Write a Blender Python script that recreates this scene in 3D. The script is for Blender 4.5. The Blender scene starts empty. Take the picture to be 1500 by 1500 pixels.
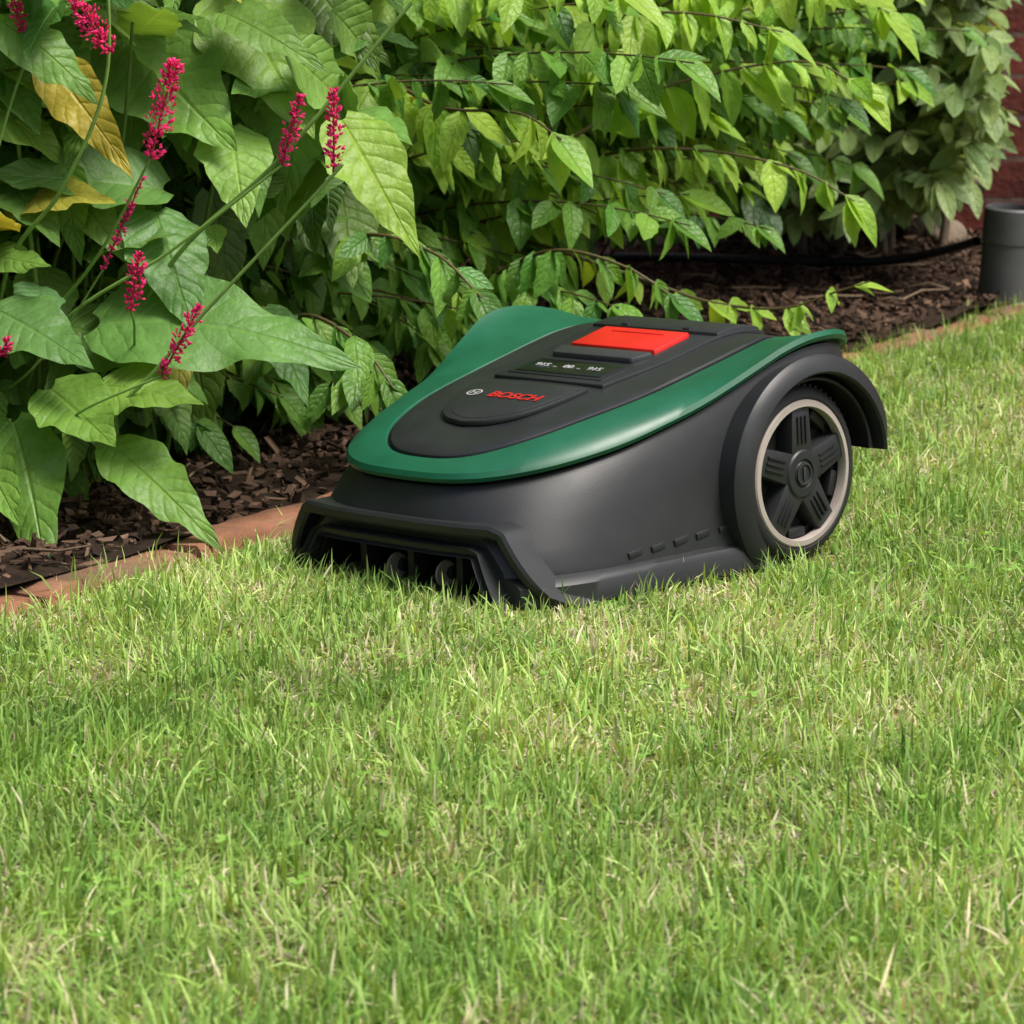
import bpy, bmesh, math, numpy as np
from mathutils import Vector, Matrix
rng=np.random.default_rng(7)
scene=bpy.context.scene
C=scene.collection
# ---------------------------------------------------------------- materials
def newmat(name):
    m=bpy.data.materials.new(name); m.use_nodes=True
    nt=m.node_tree; nt.nodes.clear()
    out=nt.nodes.new('ShaderNodeOutputMaterial')
    p=nt.nodes.new('ShaderNodeBsdfPrincipled')
    nt.links.new(p.outputs[0],out.inputs[0])
    return m,nt,p,out
def nd(nt,t,**k):
    n=nt.nodes.new(t)
    for a,b in k.items(): setattr(n,a,b)
    return n
def math_(nt,op,a,b=None,c=None):
    n=nd(nt,'ShaderNodeMath',operation=op)
    for i,v in enumerate((a,b,c)):
        if v is None: continue
        if isinstance(v,(int,float)): n.inputs[i].default_value=v
        else: nt.links.new(v,n.inputs[i])
    return n.outputs[0]
def ramp(nt,fac,stops):
    r=nd(nt,'ShaderNodeValToRGB'); nt.links.new(fac,r.inputs[0])
    els=r.color_ramp.elements
    while len(els)<len(stops): els.new(0.5)
    for e,(p,c) in zip(els,stops):
        e.position=p; e.color=(*c,1) if len(c)==3 else c
    return r.outputs[0]
def noise(nt,scale,detail=4,vec=None,rough=.55):
    n=nd(nt,'ShaderNodeTexNoise'); n.inputs['Scale'].default_value=scale; n.inputs['Detail'].default_value=detail
    n.inputs['Roughness'].default_value=rough
    if vec is None:
        tc=nd(nt,'ShaderNodeTexCoord'); vec=tc.outputs['Object']
    nt.links.new(vec,n.inputs['Vector']); return n.outputs[0]
def bump(nt,p,h,strength=.3,dist=.002):
    b=nd(nt,'ShaderNodeBump'); b.inputs['Strength'].default_value=strength; b.inputs['Distance'].default_value=dist
    nt.links.new(h,b.inputs['Height']); nt.links.new(b.outputs[0],p.inputs['Normal'])
def plastic(name,col,rough=.4,bs=.08,bscale=900,spec=.5,var=.12):
    m,nt,p,_=newmat(name)
    n=noise(nt,25,4)
    c2=tuple(x*(1+var) for x in col); c1=tuple(x*(1-var) for x in col)
    nt.links.new(ramp(nt,n,[(.3,c1),(.7,c2)]),p.inputs['Base Color'])
    r=math_(nt,'MULTIPLY_ADD',n,.18,rough-.09)
    nt.links.new(r,p.inputs['Roughness'])
    p.inputs['Specular IOR Level'].default_value=spec
    if bs: bump(nt,p,noise(nt,bscale,1),bs,.0006)
    return m
M={}
M['dark']=plastic('charcoal_plastic',(.018,.0195,.021),.46,.12,spec=.45)
M['panel']=plastic('panel_plastic',(.017,.0185,.0195),.42,.10,spec=.45)
M['black']=plastic('black_plastic',(.007,.007,.008),.55)
M['green']=plastic('green_plastic',(.006,.096,.046),.42,.08)
M['red']=plastic('red_plastic',(.60,.014,.008),.42,.04)
M['redprint']=plastic('red_print',(.42,.015,.012),.5,0)
M['greyprint']=plastic('grey_print',(.40,.40,.40),.5,0)
M['silver']=plastic('rim_ring_plastic',(.38,.33,.29),.5,.03)
M['rubber']=plastic('tyre_rubber',(.016,.016,.017),.65,.25,500)
M['glass']=plastic('display_glass',(.006,.007,.008),.25,0)
M['handle']=plastic('handle_plastic',(.033,.035,.037),.45,.05)
M['lamp']=plastic('lamp_metal',(.075,.075,.08),.55,.1,200)
M['cable']=plastic('cable_rubber',(.016,.017,.020),.38,0)

def colmat(name,rough=.5,transl=.3,spec=.4,veins=False,nscale=60,bumpd=0,vs=.45,noi=True):
    m,nt,p,out=newmat(name)
    a=nd(nt,'ShaderNodeAttribute',attribute_name='Col')
    if noi:
        n=noise(nt,nscale,3)
        f=math_(nt,'MULTIPLY_ADD',n,.7,.65)
        mix=nd(nt,'ShaderNodeVectorMath',operation='SCALE'); nt.links.new(a.outputs['Color'],mix.inputs[0]); nt.links.new(f,mix.inputs['Scale'])
        col=mix.outputs[0]
    else: col=a.outputs['Color']
    if veins:
        u=nd(nt,'ShaderNodeAttribute',attribute_name='luv'); s=nd(nt,'ShaderNodeSeparateXYZ'); nt.links.new(u.outputs['Vector'],s.inputs[0])
        au=math_(nt,'ABSOLUTE',s.outputs[0])
        mid=math_(nt,'MAXIMUM',math_(nt,'SUBTRACT',1.0,math_(nt,'DIVIDE',au,.08)),0.0)
        wob=math_(nt,'MULTIPLY',n,.9)
        ph=math_(nt,'FRACT',math_(nt,'ADD',wob,math_(nt,'SUBTRACT',math_(nt,'MULTIPLY',s.outputs[1],veins),math_(nt,'MULTIPLY',math_(nt,'POWER',au,1.2),1.6))))
        tri=math_(nt,'ABSOLUTE',math_(nt,'SUBTRACT',ph,.5))
        vein=math_(nt,'MAXIMUM',math_(nt,'MULTIPLY',math_(nt,'SUBTRACT',tri,.45),16.0),0.0)
        vein=math_(nt,'MULTIPLY',vein,math_(nt,'SUBTRACT',1.0,au))
        vv=math_(nt,'MINIMUM',math_(nt,'ADD',mid,math_(nt,'MULTIPLY',vein,.6)),1.0)
        mx=nd(nt,'ShaderNodeMixRGB'); nt.links.new(math_(nt,'MULTIPLY',vv,vs),mx.inputs[0]); nt.links.new(col,mx.inputs[1])
        br=nd(nt,'ShaderNodeVectorMath',operation='MULTIPLY_ADD'); nt.links.new(a.outputs['Color'],br.inputs[0]); br.inputs[1].default_value=(1.5,1.35,1.3); br.inputs[2].default_value=(.03,.04,.01)
        nt.links.new(br.outputs[0],mx.inputs[2]); col=mx.outputs[0]
        h=math_(nt,'ADD',math_(nt,'MULTIPLY',math_(nt,'POWER',math_(nt,'MULTIPLY',tri,2.0),3.0),-.7*vs/.45),math_(nt,'MULTIPLY',mid,-1.0))
        h=math_(nt,'ADD',h,math_(nt,'MULTIPLY',noise(nt,nscale*3.2,2),1.6))
        bump(nt,p,h,.6,.0022)
    elif bumpd:
        bump(nt,p,noise(nt,nscale*3,4),.6,bumpd)
    nt.links.new(col,p.inputs['Base Color'])
    p.inputs['Roughness'].default_value=rough; p.inputs['Specular IOR Level'].default_value=spec
    if transl>0:
        t=nd(nt,'ShaderNodeBsdfTranslucent')
        tc=nd(nt,'ShaderNodeVectorMath',operation='MULTIPLY'); nt.links.new(col,tc.inputs[0]); tc.inputs[1].default_value=(1.75,1.4,.6)
        nt.links.new(tc.outputs[0],t.inputs[0])
        ms=nd(nt,'ShaderNodeMixShader'); ms.inputs[0].default_value=transl
        nt.links.new(p.outputs[0],ms.inputs[1]); nt.links.new(t.outputs[0],ms.inputs[2]); nt.links.new(ms.outputs[0],out.inputs[0])
    return m
M['grass']=colmat('grass_blade',.55,.28,.30,noi=False)
M['leaf']=colmat('shrub_leaf',.42,.36,.45,veins=6,nscale=45,vs=.22)
M['bigleaf']=colmat('broad_leaf',.48,.30,.42,veins=9,nscale=30,vs=.40)
M['flower']=colmat('flower_floret',.6,.25,.3,noi=False)
M['stem']=colmat('plant_stem',.5,0,.4,nscale=80)
M['bark']=colmat('bark_chip',.85,0,.2,nscale=90,bumpd=.003)
M['rock']=colmat('rock',.85,0,.2,nscale=20,bumpd=.01)

def groundmat(name,stops,s1,bd):
    m,nt,p,_=newmat(name)
    nt.links.new(ramp(nt,noise(nt,s1,8,rough=.7),stops),p.inputs['Base Color'])
    p.inputs['Roughness'].default_value=.95; p.inputs['Specular IOR Level'].default_value=.15
    bump(nt,p,noise(nt,s1*5,6,rough=.7),.8,bd); return m
M['ground']=groundmat('turf_soil',[(.3,(.07,.085,.028)),(.5,(.15,.17,.06)),(.7,(.24,.23,.13))],18,.01)
M['soil']=groundmat('soil',[(.3,(.018,.011,.008)),(.5,(.038,.024,.016)),(.7,(.075,.047,.031))],30,.012)
m,nt,p,_=newmat('terracotta_brick')
n1=noise(nt,22,8,rough=.7); n2=noise(nt,6,4)
c1=ramp(nt,n1,[(.25,(.10,.045,.025)),(.5,(.28,.115,.06)),(.75,(.38,.20,.12))])
mx=nd(nt,'ShaderNodeMixRGB'); nt.links.new(ramp(nt,n2,[(.42,(0,0,0)),(.68,(.8,.8,.8))]),mx.inputs[0]); nt.links.new(c1,mx.inputs[1]); mx.inputs[2].default_value=(.10,.08,.05,1)
nt.links.new(mx.outputs[0],p.inputs['Base Color']); p.inputs['Roughness'].default_value=.9; bump(nt,p,noise(nt,90,8,rough=.7),.8,.003)
M['terracotta']=m
m,nt,p,_=newmat('brick_wall_masonry')
tc=nd(nt,'ShaderNodeTexCoord'); mp=nd(nt,'ShaderNodeMapping'); mp.inputs['Rotation'].default_value=(math.radians(90),0,0); nt.links.new(tc.outputs['Object'],mp.inputs[0])
bt=nd(nt,'ShaderNodeTexBrick'); nt.links.new(mp.outputs[0],bt.inputs['Vector'])
bt.inputs['Scale'].default_value=1; bt.inputs['Brick Width'].default_value=.225; bt.inputs['Row Height'].default_value=.075; bt.inputs['Mortar Size'].default_value=.005; bt.inputs['Mortar Smooth'].default_value=.2
bt.inputs['Color1'].default_value=(.25,.055,.035,1); bt.inputs['Color2'].default_value=(.15,.035,.025,1); bt.inputs['Mortar'].default_value=(.20,.13,.10,1)
mx=nd(nt,'ShaderNodeMixRGB',blend_type='MULTIPLY'); mx.inputs[0].default_value=.8; nt.links.new(bt.outputs[0],mx.inputs[1]); nt.links.new(ramp(nt,noise(nt,12,8),[(.3,(.4,.4,.4)),(.7,(1.1,1.0,1.0))]),mx.inputs[2])
nt.links.new(mx.outputs[0],p.inputs['Base Color']); p.inputs['Roughness'].default_value=.9
bump(nt,p,math_(nt,'ADD',math_(nt,'MULTIPLY',bt.outputs['Fac'],-1.5),noise(nt,60,6)),.8,.006)
M['wall']=m

# ---------------------------------------------------------------- mesh helpers
def empty(name,loc=(0,0,0)):
    e=bpy.data.objects.new(name,None); e.location=loc; C.objects.link(e); return e
def addobj(name,me,parent=None):
    o=bpy.data.objects.new(name,me); C.objects.link(o)
    if parent: o.parent=parent
    return o
def fastmesh(name,V,polys,mat,col=None,luv=None,smooth=True,parent=None):
    me=bpy.data.meshes.new(name)
    me.vertices.add(len(V)); me.vertices.foreach_set('co',np.ascontiguousarray(V,dtype=np.float32).ravel())
    loops=np.concatenate([q.ravel() for q in polys]).astype(np.int32)
    tot=np.concatenate([np.full(len(q),q.shape[1]) for q in polys])
    start=np.concatenate([[0],np.cumsum(tot)[:-1]]).astype(np.int32)
    me.loops.add(len(loops)); me.loops.foreach_set('vertex_index',loops)
    me.polygons.add(len(tot)); me.polygons.foreach_set('loop_start',start)
    me.polygons.foreach_set('use_smooth',np.full(len(tot),smooth))
    me.update(calc_edges=True)
    if col is not None:
        a=me.color_attributes.new('Col','FLOAT_COLOR','POINT')
        c4=np.ones((len(V),4),np.float32); c4[:,:3]=col; a.data.foreach_set('color',c4.ravel())
    if luv is not None:
        a=me.attributes.new('luv','FLOAT_VECTOR','POINT'); a.data.foreach_set('vector',np.ascontiguousarray(luv,dtype=np.float32).ravel())
    me.materials.append(mat)
    return addobj(name,me,parent)
def sharp(me,ang=35):
    bm=bmesh.new(); bm.from_mesh(me)
    bmesh.ops.recalc_face_normals(bm,faces=bm.faces)
    for f in bm.faces: f.smooth=True
    for e in bm.edges:
        if len(e.link_faces)==2 and e.calc_face_angle(0)>math.radians(ang): e.smooth=False
    bm.to_mesh(me); bm.free()
def pymesh(name,V,F,mat,parent=None,ang=35,bevel=0,midx=None):
    me=bpy.data.meshes.new(name); me.from_pydata([tuple(v) for v in V],[],F); 
    for mm in (mat if isinstance(mat,list) else [mat]): me.materials.append(mm)
    if midx is not None: me.polygons.foreach_set('material_index',midx)
    if bevel:
        bm=bmesh.new(); bm.from_mesh(me); bmesh.ops.recalc_face_normals(bm,faces=bm.faces)
        es=[e for e in bm.edges if len(e.link_faces)==2 and e.calc_face_angle(0)>math.radians(25)]
        bmesh.ops.bevel(bm,geom=es,offset=bevel,segments=2,affect='EDGES',profile=.5); bm.to_mesh(me); bm.free()
    sharp(me,ang); return addobj(name,me,parent)
def box(name,lo,hi,mat,parent=None,bevel=.001,taper=None):
    x0,y0,z0=lo; x1,y1,z1=hi
    V=[(x0,y0,z0),(x1,y0,z0),(x1,y1,z0),(x0,y1,z0),(x0,y0,z1),(x1,y0,z1),(x1,y1,z1),(x0,y1,z1)]
    F=[(0,3,2,1),(4,5,6,7),(0,1,5,4),(1,2,6,5),(2,3,7,6),(3,0,4,7)]
    return pymesh(name,V,F,mat,parent,bevel=bevel)
def lathe(name,prof,mat,parent=None,n=72,center=(0,0,0),ang=35):
    V=[];F=[];k=len(prof)
    for i in range(n):
        a=2*math.pi*i/n
        for r,y in prof: V.append((center[0]+r*math.cos(a),center[1]+y,center[2]+r*math.sin(a)))
    for i in range(n):
        j=(i+1)%n
        for q in range(k-1): F.append((i*k+q,j*k+q,j*k+q+1,i*k+q+1))
    return pymesh(name,V,F,mat,parent,ang=ang)
def tube_arrays(P,R,sides=6):
    P=np.asarray(P,float); n=len(P); T=np.gradient(P,axis=0); T/=np.linalg.norm(T,axis=1)[:,None]+1e-9
    ref=np.array([0,0,1.]) ; 
    A=np.cross(T,ref); bad=np.linalg.norm(A,axis=1)<.1; A[bad]=np.cross(T[bad],[1.,0,0]); A/=np.linalg.norm(A,axis=1)[:,None]
    B=np.cross(T,A); th=np.linspace(0,2*np.pi,sides,endpoint=False)
    R=np.broadcast_to(R,(n,))
    V=P[:,None,:]+R[:,None,None]*(np.cos(th)[None,:,None]*A[:,None,:]+np.sin(th)[None,:,None]*B[:,None,:])
    i=np.arange(n-1)[:,None]*sides; j=np.arange(sides)[None,:]; j2=(j+1)%sides
    Q=np.stack([i+j,i+j2,i+sides+j2,i+sides+j],-1).reshape(-1,4)
    return V.reshape(-1,3),Q
class Acc:
    def __init__(s): s.V=[];s.Q=[];s.C=[];s.n=0
    def tube(s,P,R,col,sides=6):
        V,Q=tube_arrays(P,R,sides); s.V.append(V); s.Q.append(Q+s.n); s.C.append(np.tile(col,(len(V),1))); s.n+=len(V)
    def make(s,name,mat,parent=None):
        return fastmesh(name,np.concatenate(s.V),[np.concatenate(s.Q)],mat,col=np.concatenate(s.C),parent=parent)
def sminterp(xs,ys):
    g=np.linspace(min(xs)-.1,max(xs)+.1,900); y=np.interp(g,xs,ys); k=np.hanning(95); k/=k.sum()
    y2=np.convolve(np.pad(y,47,mode='edge'),k,'valid')
    return lambda x: np.interp(x,g,y2)
def bez(a,b,c,n):
    t=np.linspace(0,1,n)[:,None]; return (1-t)**2*np.array(a)+2*t*(1-t)*np.array(b)+t*t*np.array(c)
def catmull(P,n=8):
    P=np.array(P,float); P=np.vstack([2*P[0]-P[1],P,2*P[-1]-P[-2]]); out=[]
    for i in range(1,len(P)-2):
        for t in np.linspace(0,1,n,endpoint=False):
            p0,p1,p2,p3=P[i-1],P[i],P[i+1],P[i+2]
            out.append(.5*((2*p1)+(-p0+p2)*t+(2*p0-5*p1+4*p2-p3)*t*t+(-p0+3*p1-3*p2+p3)*t**3))
    out.append(P[-2]); return np.array(out)

# ---------------------------------------------------------------- MOWER
A_=46.0; MO=(.1325,2.794); SX,SY=1.055,1.09
mower=empty('robotic_lawn_mower'); 
mower.matrix_world=Matrix.Translation((MO[0],MO[1],-.004))@Matrix.Rotation(math.radians(180+A_),4,'Z')@Matrix.Rotation(math.radians(.9),4,'Y')@Matrix.Rotation(math.radians(1.7),4,'X')@Matrix.Diagonal((SX,SY,1,1))
xc=.08; N=176
zg=sminterp([-.12,-.07,-.03,.01,.05,.08,.12,.19,.25,.31],[.160,.192,.2005,.199,.184,.167,.149,.128,.115,.104])
zc=sminterp([-.11,-.04,0,.04,.12,.19,.25,.285,.31],[.182,.197,.191,.181,.166,.153,.137,.125,.117])
zi_s=sminterp([-.11,-.04,0,.04,.12,.19,.25,.285,.31],[.180,.194,.189,.180,.162,.148,.132,.120,.112])
zi=lambda x: zi_s(x)
bo=sminterp([-.12,-.07,-.03,.01,.05,.09,.13,.2,.31],[.172,.184,.189,.187,.178,.167,.157,.149,.140])
bl=sminterp([-.12,-.07,-.03,.02,.06,.12,.2,.31],[.165,.178,.183,.181,.172,.162,.156,.152])
bi=sminterp([-.11,0,.05,.12,.2,.29],[.098,.108,.107,.104,.100,.098])
def ring(xf,xr,bw,db,n,zfun,nr=4.5):
    th=np.linspace(0,2*np.pi,N,endpoint=False); c=np.cos(th); s=np.sin(th)
    nn=np.where(c>0,n,nr)
    px=xc+np.where(c>0,xf-xc,xc-xr)*np.sign(c)*np.abs(c)**(2/nn)
    py=(bw(px)+db)*np.sign(s)*np.abs(s)**(2/nn)
    return np.stack([px,py,zfun(px)*np.ones(N)],1)
k_=lambda v:(lambda x:v+0*x)
lp=lambda t:(lambda x:.036+(zg(x)-.004-.036)*t)
bm_=lambda x:.55*bo(x)+.45*bi(x)
mixb=lambda t:(lambda x:(1-t)*bl(x)+t*bo(x))
rings=[ring(.300,-.085,bl,-.03,4.2,k_(.000)),ring(.331,-.10,bl,.001,4.2,k_(.001)),ring(.339,-.108,bl,.008,4.2,k_(.007)),
 ring(.338,-.108,bl,.007,4.2,k_(.024)),ring(.335,-.107,bl,.004,4.1,k_(.0290)),ring(.3295,-.106,bl,-.001,4.0,k_(.0315)),ring(.329,-.106,bl,-.0015,4.0,k_(.036)),
 ring(.3245,-.107,mixb(.2),-.003,3.7,lp(.25)),ring(.3195,-.108,mixb(.5),-.004,3.4,lp(.5)),ring(.3135,-.109,mixb(.8),-.006,3.1,lp(.75)),ring(.3075,-.110,bo,-.010,2.9,lp(.93)),ring(.304,-.110,bo,-.013,2.8,lp(1.0)),
 ring(.299,-.108,bo,-.018,2.8,lambda x:zg(x)-.0035),ring(.299,-.108,bo,-.018,2.8,lambda x:zg(x)-.001),
 ring(.3085,-.112,bo,-.008,2.8,lambda x:zg(x)+.0),ring(.3105,-.113,bo,-.006,2.8,lambda x:zg(x)+.004),ring(.3085,-.111,bo,-.008,2.8,lambda x:zg(x)+.0085),
 ring(.303,-.107,bo,-.0135,2.75,lambda x:zg(x)+.35*(zi(x)-zg(x))+.007),ring(.294,-.102,bm_,0,2.7,lambda x:zg(x)+.72*(zi(x)-zg(x))+.0055),ring(.2855,-.096,bi,.004,2.6,lambda x:zi(x)+.001),
 ring(.284,-.095,bi,.0025,2.6,lambda x:zi(x)-.001),ring(.2835,-.095,bi,.002,2.6,lambda x:zi(x)-.004),ring(.2815,-.094,bi,.000,2.6,lambda x:zi(x)-.004),
 ring(.281,-.094,bi,-.0005,2.6,lambda x:zi(x)+.001),ring(.279,-.093,bi,-.0025,2.6,lambda x:zi(x)+.0025)]
base=rings[-1]; ctr=np.array([.09,0.])
for s in (.92,.82,.7,.55,.4,.25,.1):
    xy=ctr+(base[:,:2]-ctr)*s
    z=zi(xy[:,0])+.0025+(zc(xy[:,0])-zi(xy[:,0]))*(1-s*s)
    rings.append(np.column_stack([xy,z]))
V=np.concatenate(rings); F=[];mi=[]
for r in range(len(rings)-1):
    mt=0 if r<12 else (1 if 12<=r<20 else 2)
    if r in(11,12,20,21): mt=3
    for i in range(N):
        j=(i+1)%N; F.append((r*N+i,r*N+j,(r+1)*N+j,(r+1)*N+i)); mi.append(mt)
F.append(tuple(range(N))[::-1]); mi.append(0)
L=(len(rings)-1)*N; F.append(tuple(L+i for i in range(N))); mi.append(2)
shell=pymesh('body_shell',V,F,[M['dark'],M['green'],M['panel'],M['black']],mower,midx=mi)
cutters=[]
def prism(pts,axis_lo,axis_hi):
    n=len(pts); V=[(axis_lo,y,z) for y,z in pts]+[(axis_hi,y,z) for y,z in pts]
    F=[tuple(range(n))[::-1],tuple(range(n,2*n))]+[(i,(i+1)%n,n+(i+1)%n,n+i) for i in range(n)]
    return pymesh('cut',V,F,M['black'],mower)
for sgn in (1,-1):
    n=80; V=[];F=[]
    for y in (.118*sgn,.26*sgn):
        for i in range(n):
            a=2*math.pi*i/n; V.append((-.004+.0905*math.cos(a),y,.080+.0905*math.sin(a)))
    F=[tuple(range(n))[::-1],tuple(range(n,2*n))]+[(i,(i+1)%n,n+(i+1)%n,n+i) for i in range(n)]
    cutters.append(pymesh('cut',V,F,M['black'],mower))
    ya,yb=sorted((.1175*sgn,.27*sgn))
    cutters.append(prism([(ya,-.05),(yb,-.05),(yb,.0825),(ya,.0825)],-.25,-.045))
c=prism([(-.150,-.03),(.150,-.03),(.139,.010),(.103,.066),(-.103,.066),(-.139,.010)],.308,.42); c.data.materials[0]=M['dark']; cutters.append(c)
cutters.append(prism([(-.114,-.03),(.114,-.03),(.105,.010),(.085,.048),(-.085,.048),(-.105,.010)],.225,.42))
for c in cutters:
    md=shell.modifiers.new('b','BOOLEAN'); md.operation='DIFFERENCE'; md.solver='EXACT'; md.object=c
    bpy.context.view_layer.update()
    dg=bpy.context.evaluated_depsgraph_get()
    me=bpy.data.meshes.new_from_object(shell.evaluated_get(dg)); shell.modifiers.clear(); shell.data=me
for c in cutters: bpy.data.objects.remove(c)
sharp(shell.data,32)
def nose_x(y,z,n=4.0,b=.166):
    xf=.340-max(0,z-.012)*.32
    return xc+(xf-xc)*max(0,1-abs(y/b)**n)**(1/n)
def frame(name,pts,w,proud,back,mat,n=6):
    P=[]
    for a,b in zip(pts[:-1],pts[1:]):
        for t in np.linspace(0,1,n,endpoint=False): P.append((a[0]+(b[0]-a[0])*t,a[1]+(b[1]-a[1])*t))
    P.append(pts[-1]); P=np.array(P); T=np.gradient(P,axis=0); T/=np.linalg.norm(T,axis=1)[:,None]; Nn=np.stack([-T[:,1],T[:,0]],1)
    V=[];F=[]
    for p,q in zip(P,Nn):
        x=nose_x(p[0],p[1])
        for (o,dx) in ((-w,-back),(-w,proud*.3),(-w*.5,proud),(w*.5,proud),(w,proud*.3),(w,-back)):
            V.append((x+dx,p[0]+q[0]*o,p[1]+q[1]*o))
    k=6
    for i in range(len(P)-1):
        for j in range(k): F.append((i*k+j,i*k+(j+1)%k,(i+1)*k+(j+1)%k,(i+1)*k+j))
    F.append(tuple(range(k))); F.append(tuple((len(P)-1)*k+j for j in range(k)))
    return pymesh(name,V,F,mat,mower)
frame('bumper_frame',[(-.153,.003),(-.143,.014),(-.111,.0670),(-.102,.0705),(.102,.0705),(.111,.0670),(.143,.014),(.153,.003)],.0055,.003,.024,M['dark'])
frame('bumper_inner_frame',[(-.120,.0),(-.111,.012),(-.091,.0500),(-.085,.0520),(.085,.0520),(.091,.0500),(.111,.012),(.120,.0)],.0042,-.007,.03,M['dark'])
for i,y in enumerate((-.055,0,.055)):
    box('grille_divider_%d'%i,(.240,y-.004,-.005),(.300,y+.004,.047),M['black'],mower,.002)
box('grille_bar',(.30,-.10,-.004),(.314,.10,.004),M['black'],mower,.002)
for i,y in enumerate((-.028,.028)):
    o=lathe('cutting_blade_%d'%i,[(.0,-.0008),(.011,-.0012),(.012,0),(.011,.0012),(0,.0008)],M['silver'],mower,24,(.288,y,.022)); 
    lathe('blade_boss_%d'%i,[(.0,-.006),(.006,-.006),(.006,.006),(0,.006)],M['dark'],mower,20,(.282,y,.022))
for i in range(5):
    x=.200-.025*i
    b_=float(bl(x))-.0015
    y=b_*(1-abs((x-xc)/(.327-xc))**4.0)**(1/4.0)
    for s in (1,-1):
        o=box('side_vent_%d'%i,(-.009,-.003,-.0030),(.006,.0012,.0030),M['dark'],mower,.001)
        o.location=(x,s*y,.039+.0018*i)
        o.rotation_euler=(0,math.radians(10),math.radians(-5*s))
def arch(name,r0,r1,y0,y1,a0,a1,mat,s,cx=0,lean=0):
    V=[];F=[];n=60
    for i in range(n+1):
        a=math.radians(a0+(a1-a0)*i/n)
        f=i/n; ro=r1-(r1-r0)*.55*max(0,(f-.86)/.14)**2
        for (r,y) in ((r0,y0),(r0,y1-.002),(r0+.002,y1),(ro-.006,y1-lean),(ro-.001,y1-.005-lean),(ro,y0)):
            V.append((cx+r*math.cos(a),s*y,.080+r*math.sin(a)))
    k=6
    for i in range(n):
        for j in range(k): F.append((i*k+j,i*k+(j+1)%k,(i+1)*k+(j+1)%k,(i+1)*k+j))
    F.append(tuple(range(k))); F.append(tuple(n*k+j for j in range(k)))
    return pymesh(name,V,F,mat,mower)
for s,nm in ((1,'left'),(-1,'right')):
    arch('wheel_arch_'+nm,.0905,.1085,.14,.1840,-40,174,M['dark'],s,cx=-.005,lean=.002)
    arch('wheel_arch_inner_'+nm,.0845,.0903,.13,.174,-30,172,M['black'],s,cx=-.003)
    w=empty('wheel_'+nm); w.parent=mower; w.location=(0,-.009*s,.080); w.scale=(1/SX,1,1)
    if s<0: w.rotation_euler=(0,0,math.pi)
    lathe('tyre',[(.055,.135),(.074,.135),(.0785,.139),(.0795,.146),(.0795,.166),(.078,.172),(.0745,.1755),(.0690,.1765),(.0670,.1755),(.0670,.165),(.055,.165)],M['rubber'],w,96)
    V=[];F=[]
    for i in range(60):
        a=2*math.pi*i/60; ca,sa=math.cos(a),math.sin(a); h=.0020
        for (r,t) in ((.078,-h),(.0805,-h*.7),(.0805,h*.7),(.078,h)):
            for y,sh in ((.1375,.004),(.1705,-.004)):
                tt=t+sh; V.append((r*ca-tt*sa,y,r*sa+tt*ca))
        b=i*8; F+= [(b,b+2,b+3,b+1),(b+2,b+4,b+5,b+3),(b+4,b+6,b+7,b+5),(b,b+6,b+4,b+2),(b+1,b+3,b+5,b+7)]
    pymesh('tyre_tread',V,F,M['rubber'],w)
    lathe('rim_ring',[(.0600,.170),(.0600,.1765),(.0608,.1780),(.0655,.1775),(.0668,.1762),(.0668,.170)],M['silver'],w,96)
    lathe('rim_back',[(0,.160),(.0601,.160),(.0601,.172)],M['black'],w,64)
    lathe('hub',[(.0,.1775),(.011,.1778),(.012,.1765),(.0125,.1765),(.0135,.1782),(.0205,.1780),(.022,.1765),(.0225,.160)],M['dark'],w,64)
    lathe('hub_emblem_ring',[(.0085,.1778),(.0085,.1790),(.0100,.1790),(.0100,.1778)],M['handle'],w,48)
    box('hub_emblem_bar',(-.0015,.1778,-.0058),(.0015,.179,.0058),M['handle'],w,.0003)
    for q in range(5):
        a=math.radians(90+72*q); rot=Matrix.Rotation(-(a-math.pi/2),4,'Y')
        V=[(-.0165,.160,.012),(.0165,.160,.012),(.0135,.160,.0595),(-.0135,.160,.0595),(-.0145,.1765,.012),(.0145,.1765,.012),(.0118,.1752,.0602),(-.0118,.1752,.0602)]
        o=pymesh('spoke_%d'%q,V,[(0,3,2,1),(4,5,6,7),(0,1,5,4),(1,2,6,5),(2,3,7,6),(3,0,4,7)],M['dark'],w,bevel=.0012); o.matrix_local=rot
        for g in (-.0055,0,.0055):
            o=box('spoke_rib_%d'%q,(g-.0011,.1745,.027),(g+.0011,.1772,.052),M['black'],w,.0003); o.matrix_local=rot
        b=math.radians(90+36+72*q); rot=Matrix.Rotation(-(b-math.pi/2),4,'Y')
        o=box('rim_web_%d'%q,(-.012,.160,.050),(.012,.170,.0595),M['black'],w,.002); o.matrix_local=rot
box('chassis',(-.06,-.115,.006),(.22,.115,.03),M['black'],mower,.004)
for s in (1,-1):
    lathe('front_caster',[(0,-.012),(.026,-.012),(.029,-.008),(.029,.008),(.026,.012),(0,.012)],M['rubber'],mower,32,(.195,.095*s,.029))
    box('caster_fork',(.178,.095*s-.02,.01),(.213,.095*s+.02,.03),M['black'],mower,.003)
box('rear_skirt',(-.116,-.115,.06),(-.092,.115,.15),M['dark'],mower,.008)
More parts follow.
